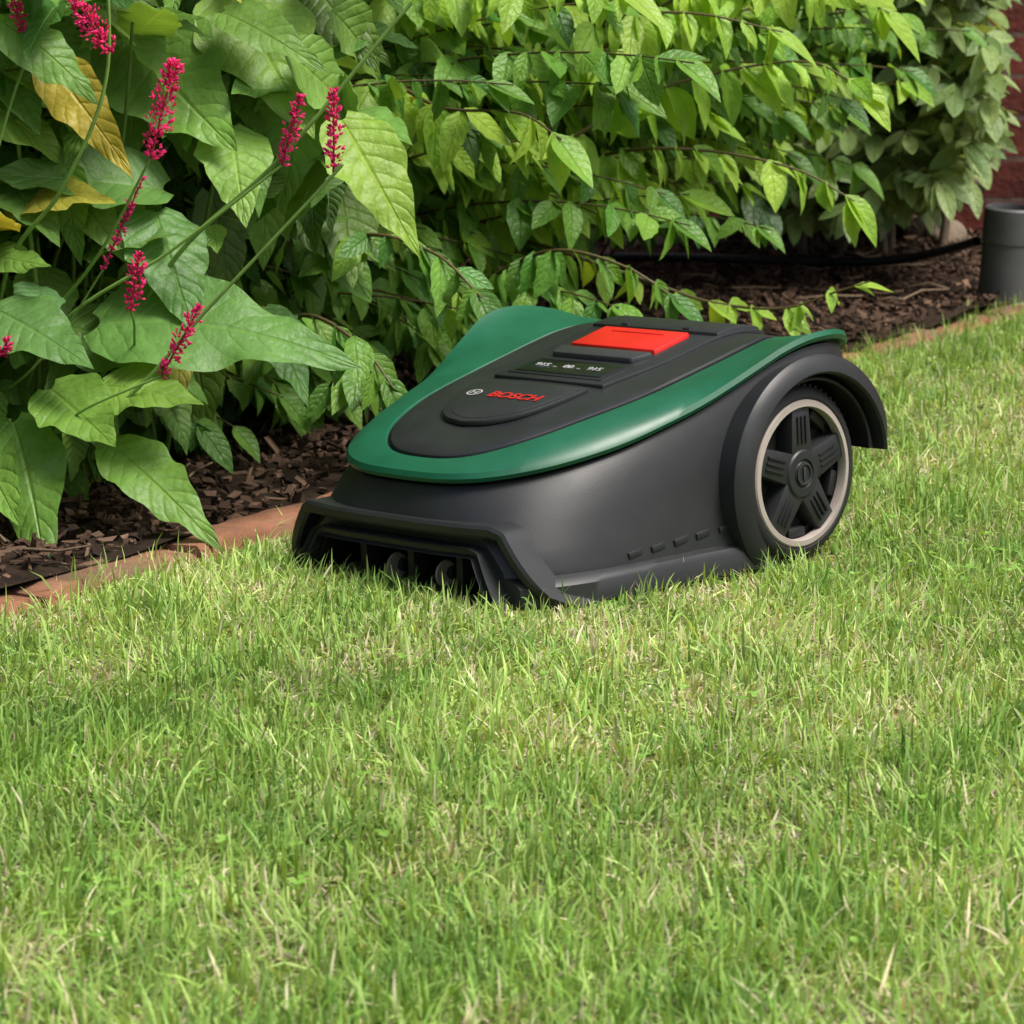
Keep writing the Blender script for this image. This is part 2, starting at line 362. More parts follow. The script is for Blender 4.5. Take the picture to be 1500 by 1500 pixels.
def plate(name,xs,wf,zoff,th,mat,y0=0,bev=.0008,zf=zc):
    V=[];F=[]
    for x in xs:
        w=wf(x); z=float(zf(x))+.0025+zoff
        V+=[(x,y0-w,z-th),(x,y0+w,z-th),(x,y0+w,z),(x,y0-w,z)]
    n=len(xs)
    for i in range(n-1):
        b=4*i
        for j in range(4): F.append((b+j,b+(j+1)%4,b+4+(j+1)%4,b+4+j))
    F.append((0,1,2,3)); F.append(tuple(4*(n-1)+j for j in range(4)))
    return pymesh(name,V,F,mat,mower,bevel=bev)
lin=np.linspace
def w_house(x): return np.interp(x,[-.08,-.06,.065,.125],[.066,.074,.070,.062])
plate('control_housing',lin(-.08,.130,12),w_house,.0022,.006,M['panel'],bev=.0015)
plate('rear_cap',lin(-.080,-.008,6),lambda x:np.interp(x,[-.08,-.07,-.01],[.060,.070,.072]),.0055,.010,M['panel'],bev=.003)
for s in (1,-1): plate('rear_cap_notch',lin(-.016,-.010,2),lambda x:.004,.0066,.004,M['black'],y0=.035*s,bev=.0008)
plate('stop_button',lin(.000,.047,4),lambda x:.048,.0070,.010,M['red'],bev=.0022)
plate('stop_button_ridge',lin(.008,.013,2),lambda x:.030,.0078,.002,M['red'],bev=.0005)
plate('handle',lin(.054,.074,3),lambda x:np.interp(x,[.054,.074],[.052,.045]),.0075,.009,M['handle'],bev=.002)
plate('display_recess',lin(.079,.122,4),lambda x:.054,.0032,.004,M['black'],bev=.001)
plate('display_glass',lin(.084,.117,4),lambda x:.048,.0040,.004,M['glass'],bev=.0006)
BX=.181
def w_sh(x): 
    t=np.clip((x-BX+.041)/.095,0,1); return .054*(1-t**3.0)**.5+.002
xs=np.concatenate([lin(BX-.040,BX+.024,8),lin(BX+.029,BX+.0545,9)])
plate('badge_plate',xs,w_sh,.0026,.005,M['panel'],bev=.0012)
plate('badge_inset',np.concatenate([lin(BX-.036,BX+.024,8),lin(BX+.028,BX+.0485,7)]),lambda x:max(.002,w_sh(min(BX+.054,x+.005))-.005),.0032,.003,M['dark'],bev=.0006)
def surf_text(name,body,x,y,size,mat,zoff,ext=.0003,bold=0):
    cu=bpy.data.curves.new(name,'FONT'); cu.body=body; cu.size=size; cu.extrude=ext; cu.align_x='CENTER'; cu.align_y='CENTER'; cu.offset=bold
    o=bpy.data.objects.new(name,cu); C.objects.link(o); bpy.context.view_layer.update()
    me=bpy.data.meshes.new_from_object(o.evaluated_get(bpy.context.evaluated_depsgraph_get())); bpy.data.objects.remove(o)
    me.materials.clear(); me.materials.append(mat)
    o=addobj(name,me,mower)
    sl=float(zc(x-.008)-zc(x+.008))/.016
    up=Vector((-1,0,sl)).normalized(); r=Vector((0,1,0)); nn=r.cross(up)
    m4=Matrix((( r.x,up.x,nn.x,x),(r.y,up.y,nn.y,y),(r.z,up.z,nn.z,float(zc(x))+.0025+zoff),(0,0,0,1)))
    o.matrix_local=m4
surf_text('badge_lettering','BOSCH',BX,.010,.0172,M['redprint'],.0038,bold=.0005)
surf_text('display_digits','915  ..  00  ..  915',.101,-.002,.0105,M['greyprint'],.0045,bold=.0)
def emblem(x,y,r):
    V=[];F=[];n=32; 
    sl=float(zc(x-.008)-zc(x+.008))/.016
    for i in range(n):
        a=2*math.pi*i/n
        for rr in (r,r*.8):
            px=x+rr*math.cos(a); V.append((px,y+rr*math.sin(a),float(zc(x))-sl*(px-x)+.0025+.0040))
    for i in range(n):
        j=(i+1)%n; F.append((2*i,2*j,2*j+1,2*i+1))
    for yy in (-.35,.35):
        b=len(V)
        for dx,dy in ((-.55,-.09),(-.55,.09),(.55,.09),(.55,-.09)):
            V.append((x+dx*r,y+(yy+dy)*r,float(zc(x))-sl*dx*r+.0065))
        F.append((b,b+1,b+2,b+3))
    b=len(V)
    for dx,dy in ((-.08,-.25),(-.08,.25),(.08,.25),(.08,-.25)):
        V.append((x+dx*r,y+dy*r,float(zc(x))-sl*dx*r+.0065))
    F.append((b,b+1,b+2,b+3))
    pymesh('badge_emblem',V,F,M['greyprint'],mower)
emblem(BX,-.036,.0070)

# ---------------------------------------------------------------- ground / lawn / bed
E0=np.array([-.413,2.436]); Ed=np.array([.502,.865]); Ed/=np.linalg.norm(Ed); En=np.array([-Ed[1],Ed[0]])
def EP(t,o,z=0): 
    q=E0+Ed*t+En*o; return np.array([q[0],q[1],z])
pymesh('ground',[(-150,-150,0),(150,-150,0),(150,150,0),(-150,150,0)],[(0,1,2,3)],M['ground'])
nt_,no_=170,60
T,O=np.meshgrid(np.linspace(-3,5,nt_),np.linspace(.03,3.2,no_),indexing='ij')
Z=.006+.006*(np.sin(T*23+np.sin(O*31)*2)+1)*.5+.008*(np.sin(T*9+O*17)+1)*.5+rng.random(T.shape)*.004
P=E0+T[...,None]*Ed+O[...,None]*En
V=np.concatenate([P,Z[...,None]],-1).reshape(-1,3)
i,j=np.meshgrid(np.arange(nt_-1),np.arange(no_-1),indexing='ij'); b=(i*no_+j).ravel()
fastmesh('garden_bed_soil',V,[np.stack([b,b+no_,b+no_+1,b+1],1)],M['soil'])
V=[];F=[]
t=-2.6; 
while t<4.8:
    l=.205+.02*rng.random(); w0=.005*rng.normal(); h=(.014 if t<1.1 else .008)+.004*rng.normal(); n=8
    b0=len(V)
    for k in range(n+1):
        tt=t+l*k/n
        e=.003 if k in(0,n) else 0
        for (o,z) in ((0,-.02),(0+.002*rng.normal(),h-.006-e),(.006+.0015*rng.normal(),h-e+.0015*rng.normal()),(.045+.0015*rng.normal(),h-e+.0015*rng.normal()),(.052+.002*rng.normal(),h-.006-e),(.052,-.02)):
            V.append(tuple(EP(tt,o+w0,z)))
    for k in range(n):
        for q in range(5): F.append((b0+k*6+q,b0+k*6+q+1,b0+(k+1)*6+q+1,b0+(k+1)*6+q))
    F.append(tuple(b0+q for q in range(6))); F.append(tuple(b0+n*6+q for q in range(6)))
    t+=l+.006
pymesh('brick_edging',V,F,M['terracotta'],ang=50)

def pn(x,y,s,seed):
    r=np.random.default_rng(seed); v=0
    for k in range(7):
        a=r.random()*6.28; f=s*(.6+r.random()*1.3); v=v+np.sin((x*np.cos(a)+y*np.sin(a))*f+r.random()*6.28)
    return v/7*1.8
def roots(x0,x1,y0,y1,dens):
    n=int((x1-x0)*(y1-y0)*dens); x=rng.uniform(x0,x1,n); y=rng.uniform(y0,y1,n)
    q=np.stack([x,y],1)-E0; o=q@En; tt=q@Ed
    keep=o<(np.interp(tt,[.9,1.4],[.012,.036])+.010*rng.normal(size=n)+.013*pn(x,y,22,33))
    ca,sa=math.cos(math.radians(180+A_)),math.sin(math.radians(180+A_))
    dx=x-MO[0]; dy=y-MO[1]; lx=dx*ca+dy*sa; ly=-dx*sa+dy*ca
    inside=(lx>-.085)&(lx<.330)&(np.abs(ly)<.150)
    wheel=(np.abs(lx)<.035)&(np.abs(ly)<.195)
    keep&=~inside&~wheel
    return x[keep],y[keep]
X=[];Y=[]
for a in ((-.45,1.15,1.35,3.1,96000),(-.1,1.5,3.1,4.9,44000),(-1.6,-.45,.6,2.6,7000),(1.15,2.2,1.2,3.1,7000),(-.6,1.4,.5,1.35,7000),(1.5,2.6,3.1,5.3,5000)):
    x,y=roots(*a)
    if a[4]>20000:
        vis=np.abs(x)<y*.18+.06
        k=vis|(rng.random(len(x))<.12); x,y=x[k],y[k]
    X.append(x);Y.append(y)
gx=np.concatenate(X);gy=np.concatenate(Y); n=len(gx)
pa=pn(gx,gy,8,3); pb=pn(gx,gy,26,4); pc=pn(gx,gy,14,9); pd=pn(gx,gy,70,19)
dead=rng.random(n)<np.clip(.29+.26*pa+.26*pb,.05,.80)
near=np.interp(gy,[1.5,2.5],[1.18,1.0])
Lb=rng.gamma(4.5,.0044,n)*(1+.25*pc+.30*pd)*near; Lb=np.clip(Lb,.008,.046)
ca,sa=math.cos(math.radians(180+A_)),math.sin(math.radians(180+A_)); lx=(gx-MO[0])*ca+(gy-MO[1])*sa; ly=-(gx-MO[0])*sa+(gy-MO[1])*ca
nearm=(lx>-.15)&(lx<.40)&(np.abs(ly)<.24); Lb[nearm]*=.78
Lb[dead]*=.8
Wd=rng.uniform(.00050,.00130,n)*np.interp(gy,[1.5,2.5],[1.05,1.0])
az=rng.random(n)*6.283; phi0=np.abs(rng.normal(0,.70,n)); kap=rng.normal(.6,.95,n)
phi0[dead]+=.45
az=np.where(rng.random(n)<.35,2.5*pn(gx,gy,34,12)+az*.35,az)
yaw=az+math.pi/2+rng.normal(0,.6,n)
p=np.stack([gx,gy,np.full(n,-.002)],1); H=np.stack([np.cos(az),np.sin(az)],1)
wv=np.stack([np.cos(yaw),np.sin(yaw),rng.normal(0,.25,n)],1)
cur=p.copy(); lev=[cur.copy()]
for k in range(3):
    ph=np.clip(phi0+kap*(k+.5)/3*1.3,-1.2,2.0)
    cur=cur+np.concatenate([H*(np.sin(ph)*Lb/3)[:,None],(np.cos(ph)*Lb/3)[:,None]],1); cur[:,2]=np.maximum(cur[:,2],.002); lev.append(cur.copy())
G=np.empty((n,7,3)); ws=[1,.95,.65]
for k in range(3):
    G[:,2*k]=lev[k]-wv*(Wd*ws[k])[:,None]; G[:,2*k+1]=lev[k]+wv*(Wd*ws[k])[:,None]
G[:,6]=lev[3]
c0=np.array([.235,.420,.070]);c1=np.array([.470,.620,.190]);c2=np.array([.090,.240,.040]);cd=np.array([.72,.67,.43])
m1=np.clip(rng.normal(.45,.38,n)+.36*pa,0,1)[:,None]; col=c0*(1-m1)+c1*m1
m2=np.clip(rng.normal(.10,.32,n)-.30*pb,0,1)[:,None]; col=col*(1-m2)+c2*m2
col[dead]=cd*rng.uniform(.5,1.1,(dead.sum(),1))+rng.normal(0,.015,(dead.sum(),3))
col=np.clip(col*rng.uniform(.68,1.28,(n,1))*(1+.12*pa+.10*pc)[:,None],.01,.95)
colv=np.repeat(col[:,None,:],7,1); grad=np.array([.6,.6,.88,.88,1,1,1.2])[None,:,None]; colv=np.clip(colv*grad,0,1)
b=(np.arange(n)*7)[:,None]
quads=np.concatenate([b+np.array([0,1,3,2]),b+np.array([2,3,5,4])]); tris=b+np.array([4,5,6])
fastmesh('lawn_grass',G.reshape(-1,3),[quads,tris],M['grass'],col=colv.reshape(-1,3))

# ---------------------------------------------------------------- leaves
def leafbatch(P,D,Nr,Ln,Wr,col,prof,rows=8,cols=5,fold=.25,curl=.15,wave=.0,edgedark=.0):
    n=len(P); D=D/np.linalg.norm(D,axis=1)[:,None]; Nr=Nr-(Nr*D).sum(1)[:,None]*D; Nr/=np.linalg.norm(Nr,axis=1)[:,None]+1e-9; S=np.cross(D,Nr)
    t=np.linspace(0,1,rows+1); u=np.linspace(-1,1,cols); w=prof(t)
    Tt,U=np.meshgrid(t,u,indexing='ij'); Wt=np.repeat(w[:,None],cols,1)
    Tt=Tt.ravel();U=U.ravel();Wt=Wt.ravel()
    fo=rng.normal(fold,.12,n); cu=rng.normal(curl,.12,n); tw=rng.normal(0,.25,n); ph=rng.random(n)*6.28
    half=Wt[None]*(Ln*Wr)[:,None]
    xs=U[None]*half; ys=Tt[None]*Ln[:,None]
    ys=ys-(np.abs(U)**2*np.exp(-Tt*14))[None]*Ln[:,None]*.05
    zs=np.abs(xs)*fo[:,None]-cu[:,None]*Ln[:,None]*Tt[None]**2+tw[:,None]*xs*Tt[None]
    if wave:
        sgU=np.sign(U)[None]
        zs=zs+wave*Ln[:,None]*(np.sin(Tt[None]*15+ph[:,None]+sgU*1.3)+.5*np.sin(Tt[None]*31+ph[:,None]*2.1+sgU*2))*(np.abs(U)[None]**2)*np.sin(np.pi*Tt)[None]**.5
        xs=xs*(1+.05*np.sin(Tt[None]*27+ph[:,None]*3+sgU))
    sb=rng.normal(0,.06,n); xs=xs+sb[:,None]*Ln[:,None]*Tt[None]**2
    V=P[:,None,:]+xs[...,None]*S[:,None,:]+ys[...,None]*D[:,None,:]+zs[...,None]*Nr[:,None,:]
    K=(rows+1)*cols
    i,j=np.meshgrid(np.arange(rows),np.arange(cols-1),indexing='ij'); b=(i*cols+j).ravel(); q=np.stack([b,b+1,b+cols+1,b+cols],1)
    Q=(np.arange(n)*K)[:,None,None]+q[None]
    colv=np.repeat(col[:,None,:],K,1)*(1-edgedark*np.abs(U)[None,:,None]**3)
    luv=np.stack([np.tile(U,(n,1)),np.tile(Tt,(n,1)),np.tile(rng.random(n)[:,None],(1,K))],-1)
    return V.reshape(-1,3),Q.reshape(-1,4),colv.reshape(-1,3),luv.reshape(-1,3)
class Leaves:
    def __init__(s): s.p=[];s.n=0
    def add(s,b): s.p.append((b[0],b[1]+s.n,b[2],b[3])); s.n+=len(b[0])
    def make(s,name,mat,parent):
        return fastmesh(name,np.concatenate([a[0] for a in s.p]),[np.concatenate([a[1] for a in s.p])],mat,col=np.concatenate([a[2] for a in s.p]),luv=np.concatenate([a[3] for a in s.p]),parent=parent)
def prof_ov(t): w=t**.62*(1-t)**1.05; w=w/w.max(); w[0]=.04; w[-1]=.0; return w
def prof_big(t): w=(t+.02)**.38*(1-t)**1.0*(1+.25*np.exp(-((t-.3)/.25)**2)); w=w/w.max(); w[0]=.25; w[-1]=0; return w
def prof_el(t): w=t**.75*(1-t)**.8; w=w/w.max(); w[0]=.04;w[-1]=0; return w
def lc(n,a,b,dk,spread=.3):
    m=np.clip(rng.normal(.5,spread,n),0,1)[:,None]; c=np.array(a)*(1-m)+np.array(b)*m
    return np.clip(c*rng.uniform(1-dk,1+dk*.5,(n,1)),.003,1)
LAWN=-En
out3=np.array([LAWN[0],LAWN[1],0]); cam3=np.array([.25,-.95,.0])
shrub=empty('leafy_shrub',tuple(EP(1.1,.55)))
def unparent_fix(o,p): o.location=-Vector(p.location)
SL=Leaves(); ST=Acc()
def twig_leaves(P,leafL,start,step,SL,cols,bright=1,width=.25,down=.75,prof=prof_ov,both=True):
    d=np.diff(P,axis=0); s=np.concatenate([[0],np.cumsum(np.linalg.norm(d,axis=1))]); tot=s[-1]
    ss=np.arange(start*tot,tot,step); ss=ss+rng.normal(0,step*.15,len(ss))
    pts=np.stack([np.interp(ss,s,P[:,k]) for k in range(3)],1); tan=np.stack([np.interp(ss,s,np.gradient(P[:,k])) for k in range(3)],1); tan/=np.linalg.norm(tan,axis=1)[:,None]
    side=np.cross(tan,[0,0,1.]); side/=np.linalg.norm(side,axis=1)[:,None]+1e-6
    m=len(ss); reps=2 if both else 1
    for r in range(reps):
        sg=(1 if r==0 else -1)
        D=.50*tan+.5*side*sg+np.array([0,0,-down])*rng.uniform(.4,1.6,(m,1))+rng.normal(0,.28,(m,3))
        Nr=np.array([0,0,.8])+out3*.7+cam3*.3+rng.normal(0,.40,(m,3))
        f=np.linspace(1,.7,m)
        L=leafL*rng.uniform(.6,1.15,m)*f
        keep=rng.random(m)<.93
        SL.add(leafbatch((pts+rng.normal(0,.002,(m,3)))[keep],D[keep],Nr[keep],L[keep],rng.uniform(width*.85,width*1.2,m)[keep],(cols(m)*bright)[keep],prof,fold=.22,curl=.18,wave=.012))
    D=tan[-1:]+np.array([[0,0,-.4]]); SL.add(leafbatch(pts[-1:],D,np.array([[0,-.4,1.]]),np.array([leafL*.9]),np.array([width]),cols(1)*bright,prof))
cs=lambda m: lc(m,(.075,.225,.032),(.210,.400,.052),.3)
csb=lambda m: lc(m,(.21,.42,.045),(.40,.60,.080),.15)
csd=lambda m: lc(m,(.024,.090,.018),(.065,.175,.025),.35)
stemc=np.array([.10,.075,.03]); gst=np.array([.16,.28,.06])
NT=450
for q in range(NT):
    t=rng.uniform(.15,2.15); z=rng.uniform(.04,.95)
    if q>400: t=rng.uniform(1.3,2.1); z=rng.uniform(.25,.62)
    if t>1.2 and z<.15+.09*(t-1.2): z=rng.uniform(.24,.9)
    off=.26-.42*min(z,.5)+.10*rng.normal()+ (0.12 if t>1.7 else 0)
    if t<.8: off=max(off+.16,.22)
    if q<80: t=rng.uniform(.50,1.15); z=rng.uniform(.04,.26); off=rng.uniform(.17,.34)
    tip=EP(t,off,z)
    root=EP(t+rng.normal(0,.18),.60+.15*rng.random(),max(.02,z*.55-.05+rng.normal(0,.05)))
    mid=(tip+root)/2+np.array([0,0,.10+.10*rng.random()])
    P=bez(root,mid,tip,14)
    ST.tube(P,np.linspace(.003,.0009,14),stemc*rng.uniform(.7,1.2),5)
    twig_leaves(P,rng.uniform(.050,.078),.35,.026,SL,csb if rng.random()<(.14+1.1*z*(t>.9)) else cs,1)
feat=[([(-.03,3.62,.27),(.063,3.5,.322),(.158,3.5,.377),(.261,3.5,.405),(.34,3.48,.413),(.384,3.46,.393)],.082,csb,.15),
      ([(-.22,3.45,.36),(-.138,3.25,.40),(-.072,3.18,.378),(.007,3.12,.376),(.05,3.08,.352)],.080,csb,.2),
      ([(.0,3.62,.20),(.055,3.5,.195),(.15,3.5,.163),(.228,3.48,.138),(.31,3.45,.134),(.37,3.42,.157),(.405,3.4,.171)],.052,csb,.25),
      ([(.02,3.75,.25),(.122,3.62,.30),(.23,3.58,.305),(.334,3.55,.285),(.40,3.53,.25)],.074,csb,.2),
      ([(-.05,3.5,.15),(.04,3.35,.21),(.12,3.3,.20),(.18,3.28,.165)],.06,cs,.2),
      ([(-.02,3.6,.40),(.10,3.45,.46),(.2,3.4,.47),(.3,3.38,.45)],.080,csb,.15),
      ([(.1,3.6,.42),(.22,3.5,.50),(.34,3.42,.51),(.42,3.4,.47)],.080,csb,.15),
      ([(-.25,3.3,.18),(-.16,3.12,.25),(-.08,3.05,.24),(-.03,3.0,.20)],.07,cs,.2),
      ([(-.28,3.2,.12),(-.21,3.02,.18),(-.15,2.95,.16),(-.115,2.92,.12)],.065,cs,.2),
      ([(-.22,3.2,.06),(-.16,3.05,.12),(-.11,2.98,.11),(-.07,2.95,.07)],.06,cs,.2)]
for P,l,cc,st in feat:
    P=catmull(P,8); ST.tube(P,np.linspace(.003,.001,len(P)),stemc,6); twig_leaves(P,l,st,.031,SL,cc,down=1.1)
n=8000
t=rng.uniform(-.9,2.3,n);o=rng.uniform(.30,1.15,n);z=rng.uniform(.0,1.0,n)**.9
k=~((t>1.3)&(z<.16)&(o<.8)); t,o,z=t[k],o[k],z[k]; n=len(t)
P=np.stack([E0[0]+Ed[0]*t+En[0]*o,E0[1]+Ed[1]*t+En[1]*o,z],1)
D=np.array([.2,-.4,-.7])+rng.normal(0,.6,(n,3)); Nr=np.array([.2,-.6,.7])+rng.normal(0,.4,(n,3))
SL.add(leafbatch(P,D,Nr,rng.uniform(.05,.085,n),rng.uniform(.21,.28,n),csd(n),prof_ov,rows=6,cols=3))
o=SL.make('shrub_leaves',M['leaf'],shrub); unparent_fix(o,shrub)
for q in range(26):
    t=rng.uniform(.2,2.0); a=EP(t,.6+.1*rng.normal(),0); b=a+np.array([rng.normal(0,.1),rng.normal(0,.1),.8]); ST.tube(bez(a,(a+b)/2+rng.normal(0,.05,3),b,8),np.linspace(.007,.003,8),stemc,6)
o=ST.make('shrub_branches',M['stem'],shrub); unparent_fix(o,shrub)
sh2=empty('leafy_shrub.001',(.7,5.05,0)); SL=Leaves(); ST=Acc()
c3=lambda m: lc(m,(.14,.24,.075),(.32,.43,.16),.3)
for q in range(360):
    ty=rng.uniform(4.45,5.25); tip=np.array([rng.uniform(.35,.157*ty-.004),ty,rng.uniform(.13,.85)])
    if q>290: tip=np.array([rng.uniform(.60,.80),rng.uniform(4.45,4.9),rng.uniform(.2,.6)]); tip[0]=min(tip[0],.157*tip[1]-.004)
    tip[0]-= .05*max(0,(.22-tip[2]))/.12
    root=np.array([.62+.07*rng.normal(),5.28,max(.02,tip[2]*.6-.05)])
    P=bez(root,(root+tip)/2+np.array([0,0,.1]),tip,10); ST.tube(P,np.linspace(.004,.0012,10),np.array([.14,.10,.06]),5)
    twig_leaves(P,rng.uniform(.07,.10),.4,.028,SL,c3,1,.17,.4,prof_el)
o=SL.make('shrub_leaves',M['leaf'],sh2); unparent_fix(o,sh2)
for q in range(10):
    a=np.array([.60+.07*rng.normal(),5.2+.05*rng.normal(),0]); b=a+np.array([rng.normal(0,.06),rng.normal(0,.08),.7]); ST.tube(bez(a,(a+b)/2+rng.normal(0,.03,3),b,8),np.linspace(.009,.004,8),np.array([.12,.09,.06]),6)
o=ST.make('shrub_branches',M['stem'],sh2); unparent_fix(o,sh2)

per=empty('persicaria_plant',(-.4,2.95,0)); BL=Leaves(); PS=Acc()
cb=lambda m: lc(m,(.080,.215,.042),(.215,.385,.065),.28)
B=[((-.385,2.80,.200),(-.18,2.74,.233),.27,(.1,-.55,.8),(.14,.31,.065)),
   ((-.160,2.86,.385),(-.095,2.80,.280),.26,(.3,-.8,.5),(.26,.43,.045)),
   ((-.27,2.95,.50),(-.20,2.86,.392),.34,(.2,-.8,.5),(.22,.39,.055)),
   ((-.37,2.92,.465),(-.275,2.84,.362),.36,(.1,-.9,.45),(.17,.34,.055)),
   ((-.33,2.86,.320),(-.47,2.80,.345),.26,(.0,-.6,.8),(.14,.30,.065)),
   ((-.44,2.80,.235),(-.435,2.74,.215),.35,(.3,-.8,.5),(.13,.29,.09)),
   ((-.47,2.74,.22),(-.38,2.68,.185),.30,(-.1,-.6,.8),(.13,.28,.07)),
   ((-.375,2.74,.150),(-.29,2.70,.150),.36,(.0,-.6,.8),(.19,.35,.05)),
   ((-.42,2.72,.150),(-.35,2.66,.105),.34,(.1,-.7,.7),(.17,.33,.05)),
   ((-.455,2.72,.120),(-.405,2.62,.012),.22,(.0,-.9,.4),(.15,.31,.050)),
   ((-.37,2.74,.095),(-.275,2.66,.040),.22,(.1,-.5,.85),(.17,.34,.055)),
   ((-.43,2.80,.445),(-.350,2.77,.355),.20,(.2,-.9,.3),(.50,.40,.05)),
   ((-.50,2.80,.265),(-.425,2.74,.262),.26,(.0,-.5,.85),(.18,.34,.06)),
   ((-.40,2.86,.262),(-.315,2.80,.285),.30,(.1,-.5,.8),(.15,.30,.08)),
   ((-.335,2.84,.30),(-.30,2.76,.215),.30,(.3,-.8,.4),(.11,.26,.05)),
   ((-.50,2.86,.42),(-.39,2.80,.40),.24,(.1,-.5,.8),(.18,.35,.07)),
   ((-.46,2.76,.48),(-.375,2.74,.43),.26,(.1,-.6,.8),(.16,.33,.06)),
   ((-.24,2.9,.20),(-.19,2.84,.13),.24,(.2,-.7,.5),(.10,.24,.05))]
for bs,tp,wr,nr,cl in B:
    bs=np.array(bs);tp=np.array(tp);d=tp-bs;Ln=np.linalg.norm(d)*1.10
    BL.add(leafbatch(bs[None],d[None],np.array([nr],float),np.array([Ln]),np.array([wr]),np.array([cl])*.9,prof_big,rows=26,cols=9,fold=.12,curl=.10,wave=.026))
n=950
px=rng.uniform(-.75,-.16,n); py=rng.uniform(2.78,3.35,n); pz=rng.uniform(.03,.62,n)
k=(py>2.78+.38*np.clip(px+.45,0,1))&~((px>-.30)&(pz<.26))&~((px>-.38)&(pz<.10)) ; px,py,pz=px[k],py[k],pz[k]; n=len(px)
pz=np.where((py<2.9)&(pz<.08),pz+.12,pz)
D=np.array([.25,-.6,-.45])+rng.normal(0,.55,(n,3)); Nr=np.array([.05,-.5,.85])+rng.normal(0,.34,(n,3))
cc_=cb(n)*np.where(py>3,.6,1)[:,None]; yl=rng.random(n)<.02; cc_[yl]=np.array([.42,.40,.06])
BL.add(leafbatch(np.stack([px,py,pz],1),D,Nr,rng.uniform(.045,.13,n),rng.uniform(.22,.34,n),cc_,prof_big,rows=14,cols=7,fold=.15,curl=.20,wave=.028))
n=160
P=np.stack([rng.uniform(-1.2,-.5,n),rng.uniform(2.4,3.1,n),rng.uniform(.05,.6,n)],1)
kk=((P[:,:2]-E0)@En)>.12; P=P[kk]; n=len(P)
BL.add(leafbatch(P,np.array([.2,-.5,-.4])+rng.normal(0,.5,(n,3)),np.array([0,-.5,.9])+rng.normal(0,.3,(n,3)),rng.uniform(.08,.17,n),rng.uniform(.22,.34,n),cb(n),prof_big,rows=10,cols=5,wave=.03))
o=BL.make('persicaria_leaves',M['bigleaf'],per); unparent_fix(o,per)
stems=[([(-.52,2.78,.03),(-.467,2.74,.088),(-.36,2.72,.135),(-.27,2.70,.23),(-.158,2.68,.348),(-.157,2.68,.352)],.0022),
 ([(-.50,2.90,.05),(-.43,2.82,.19),(-.315,2.78,.27),(-.209,2.75,.351)],.0022),
 ([(-.47,2.95,.02),(-.40,2.86,.13),(-.31,2.80,.265),(-.21,2.76,.358),(-.09,2.74,.497)],.003),
 ([(-.50,2.86,.10),(-.47,2.80,.25),(-.41,2.76,.33),(-.365,2.74,.43),(-.36,2.72,.56)],.0025),
 ([(-.52,2.9,.12),(-.42,2.80,.22),(-.37,2.74,.28),(-.322,2.70,.361)],.002),
 ([(-.55,2.8,.05),(-.43,2.72,.105),(-.38,2.68,.14),(-.312,2.66,.171)],.0018),
 ([(-.42,2.9,.05),(-.36,2.8,.15),(-.345,2.74,.2),(-.343,2.70,.225)],.0016),
 ([(-.47,2.9,.0),(-.45,2.85,.2),(-.46,2.82,.4),(-.44,2.8,.6)],.003),
 ([(-.60,2.8,.02),(-.52,2.76,.2),(-.45,2.76,.42),(-.41,2.75,.49)],.002),
 ([(-.55,2.9,.10),(-.47,2.80,.14),(-.42,2.78,.19),(-.375,2.76,.255)],.0016)]
for P,r in stems:
    P=catmull(P,10); PS.tube(P,np.linspace(r,r*.6,len(P)),gst*rng.uniform(.9,1.3),7)
for q in range(22):
    a=np.array([rng.uniform(-.62,-.34),rng.uniform(2.90,3.2),0]); b=a+np.array([rng.normal(.03,.08),rng.normal(-.03,.08),rng.uniform(.3,.6)])
    PS.tube(bez(a,(a+b)/2+rng.normal(0,.04,3),b,10),np.linspace(.003,.0015,10),gst*rng.uniform(.5,1.1),6)
spikes=[((-.322,2.70,.361),(-.297,2.69,.448),.0115,130,1),((-.209,2.75,.351),(-.190,2.74,.415),.0075,60,.7),((-.158,2.68,.350),(-.156,2.67,.424),.0078,75,.8),
 ((-.343,2.70,.225),(-.332,2.69,.278),.0085,60,.9),((-.312,2.66,.171),(-.275,2.65,.235),.008,65,.9),((-.355,2.70,.455),(-.385,2.68,.505),.011,90,.95),
 ((-.375,2.76,.255),(-.335,2.75,.340),.0045,36,.5),((-.44,2.75,.47),(-.448,2.74,.51),.006,36,.8),((-.462,2.70,.183),(-.452,2.69,.20),.006,20,.9)]
OV=[];OC=[]
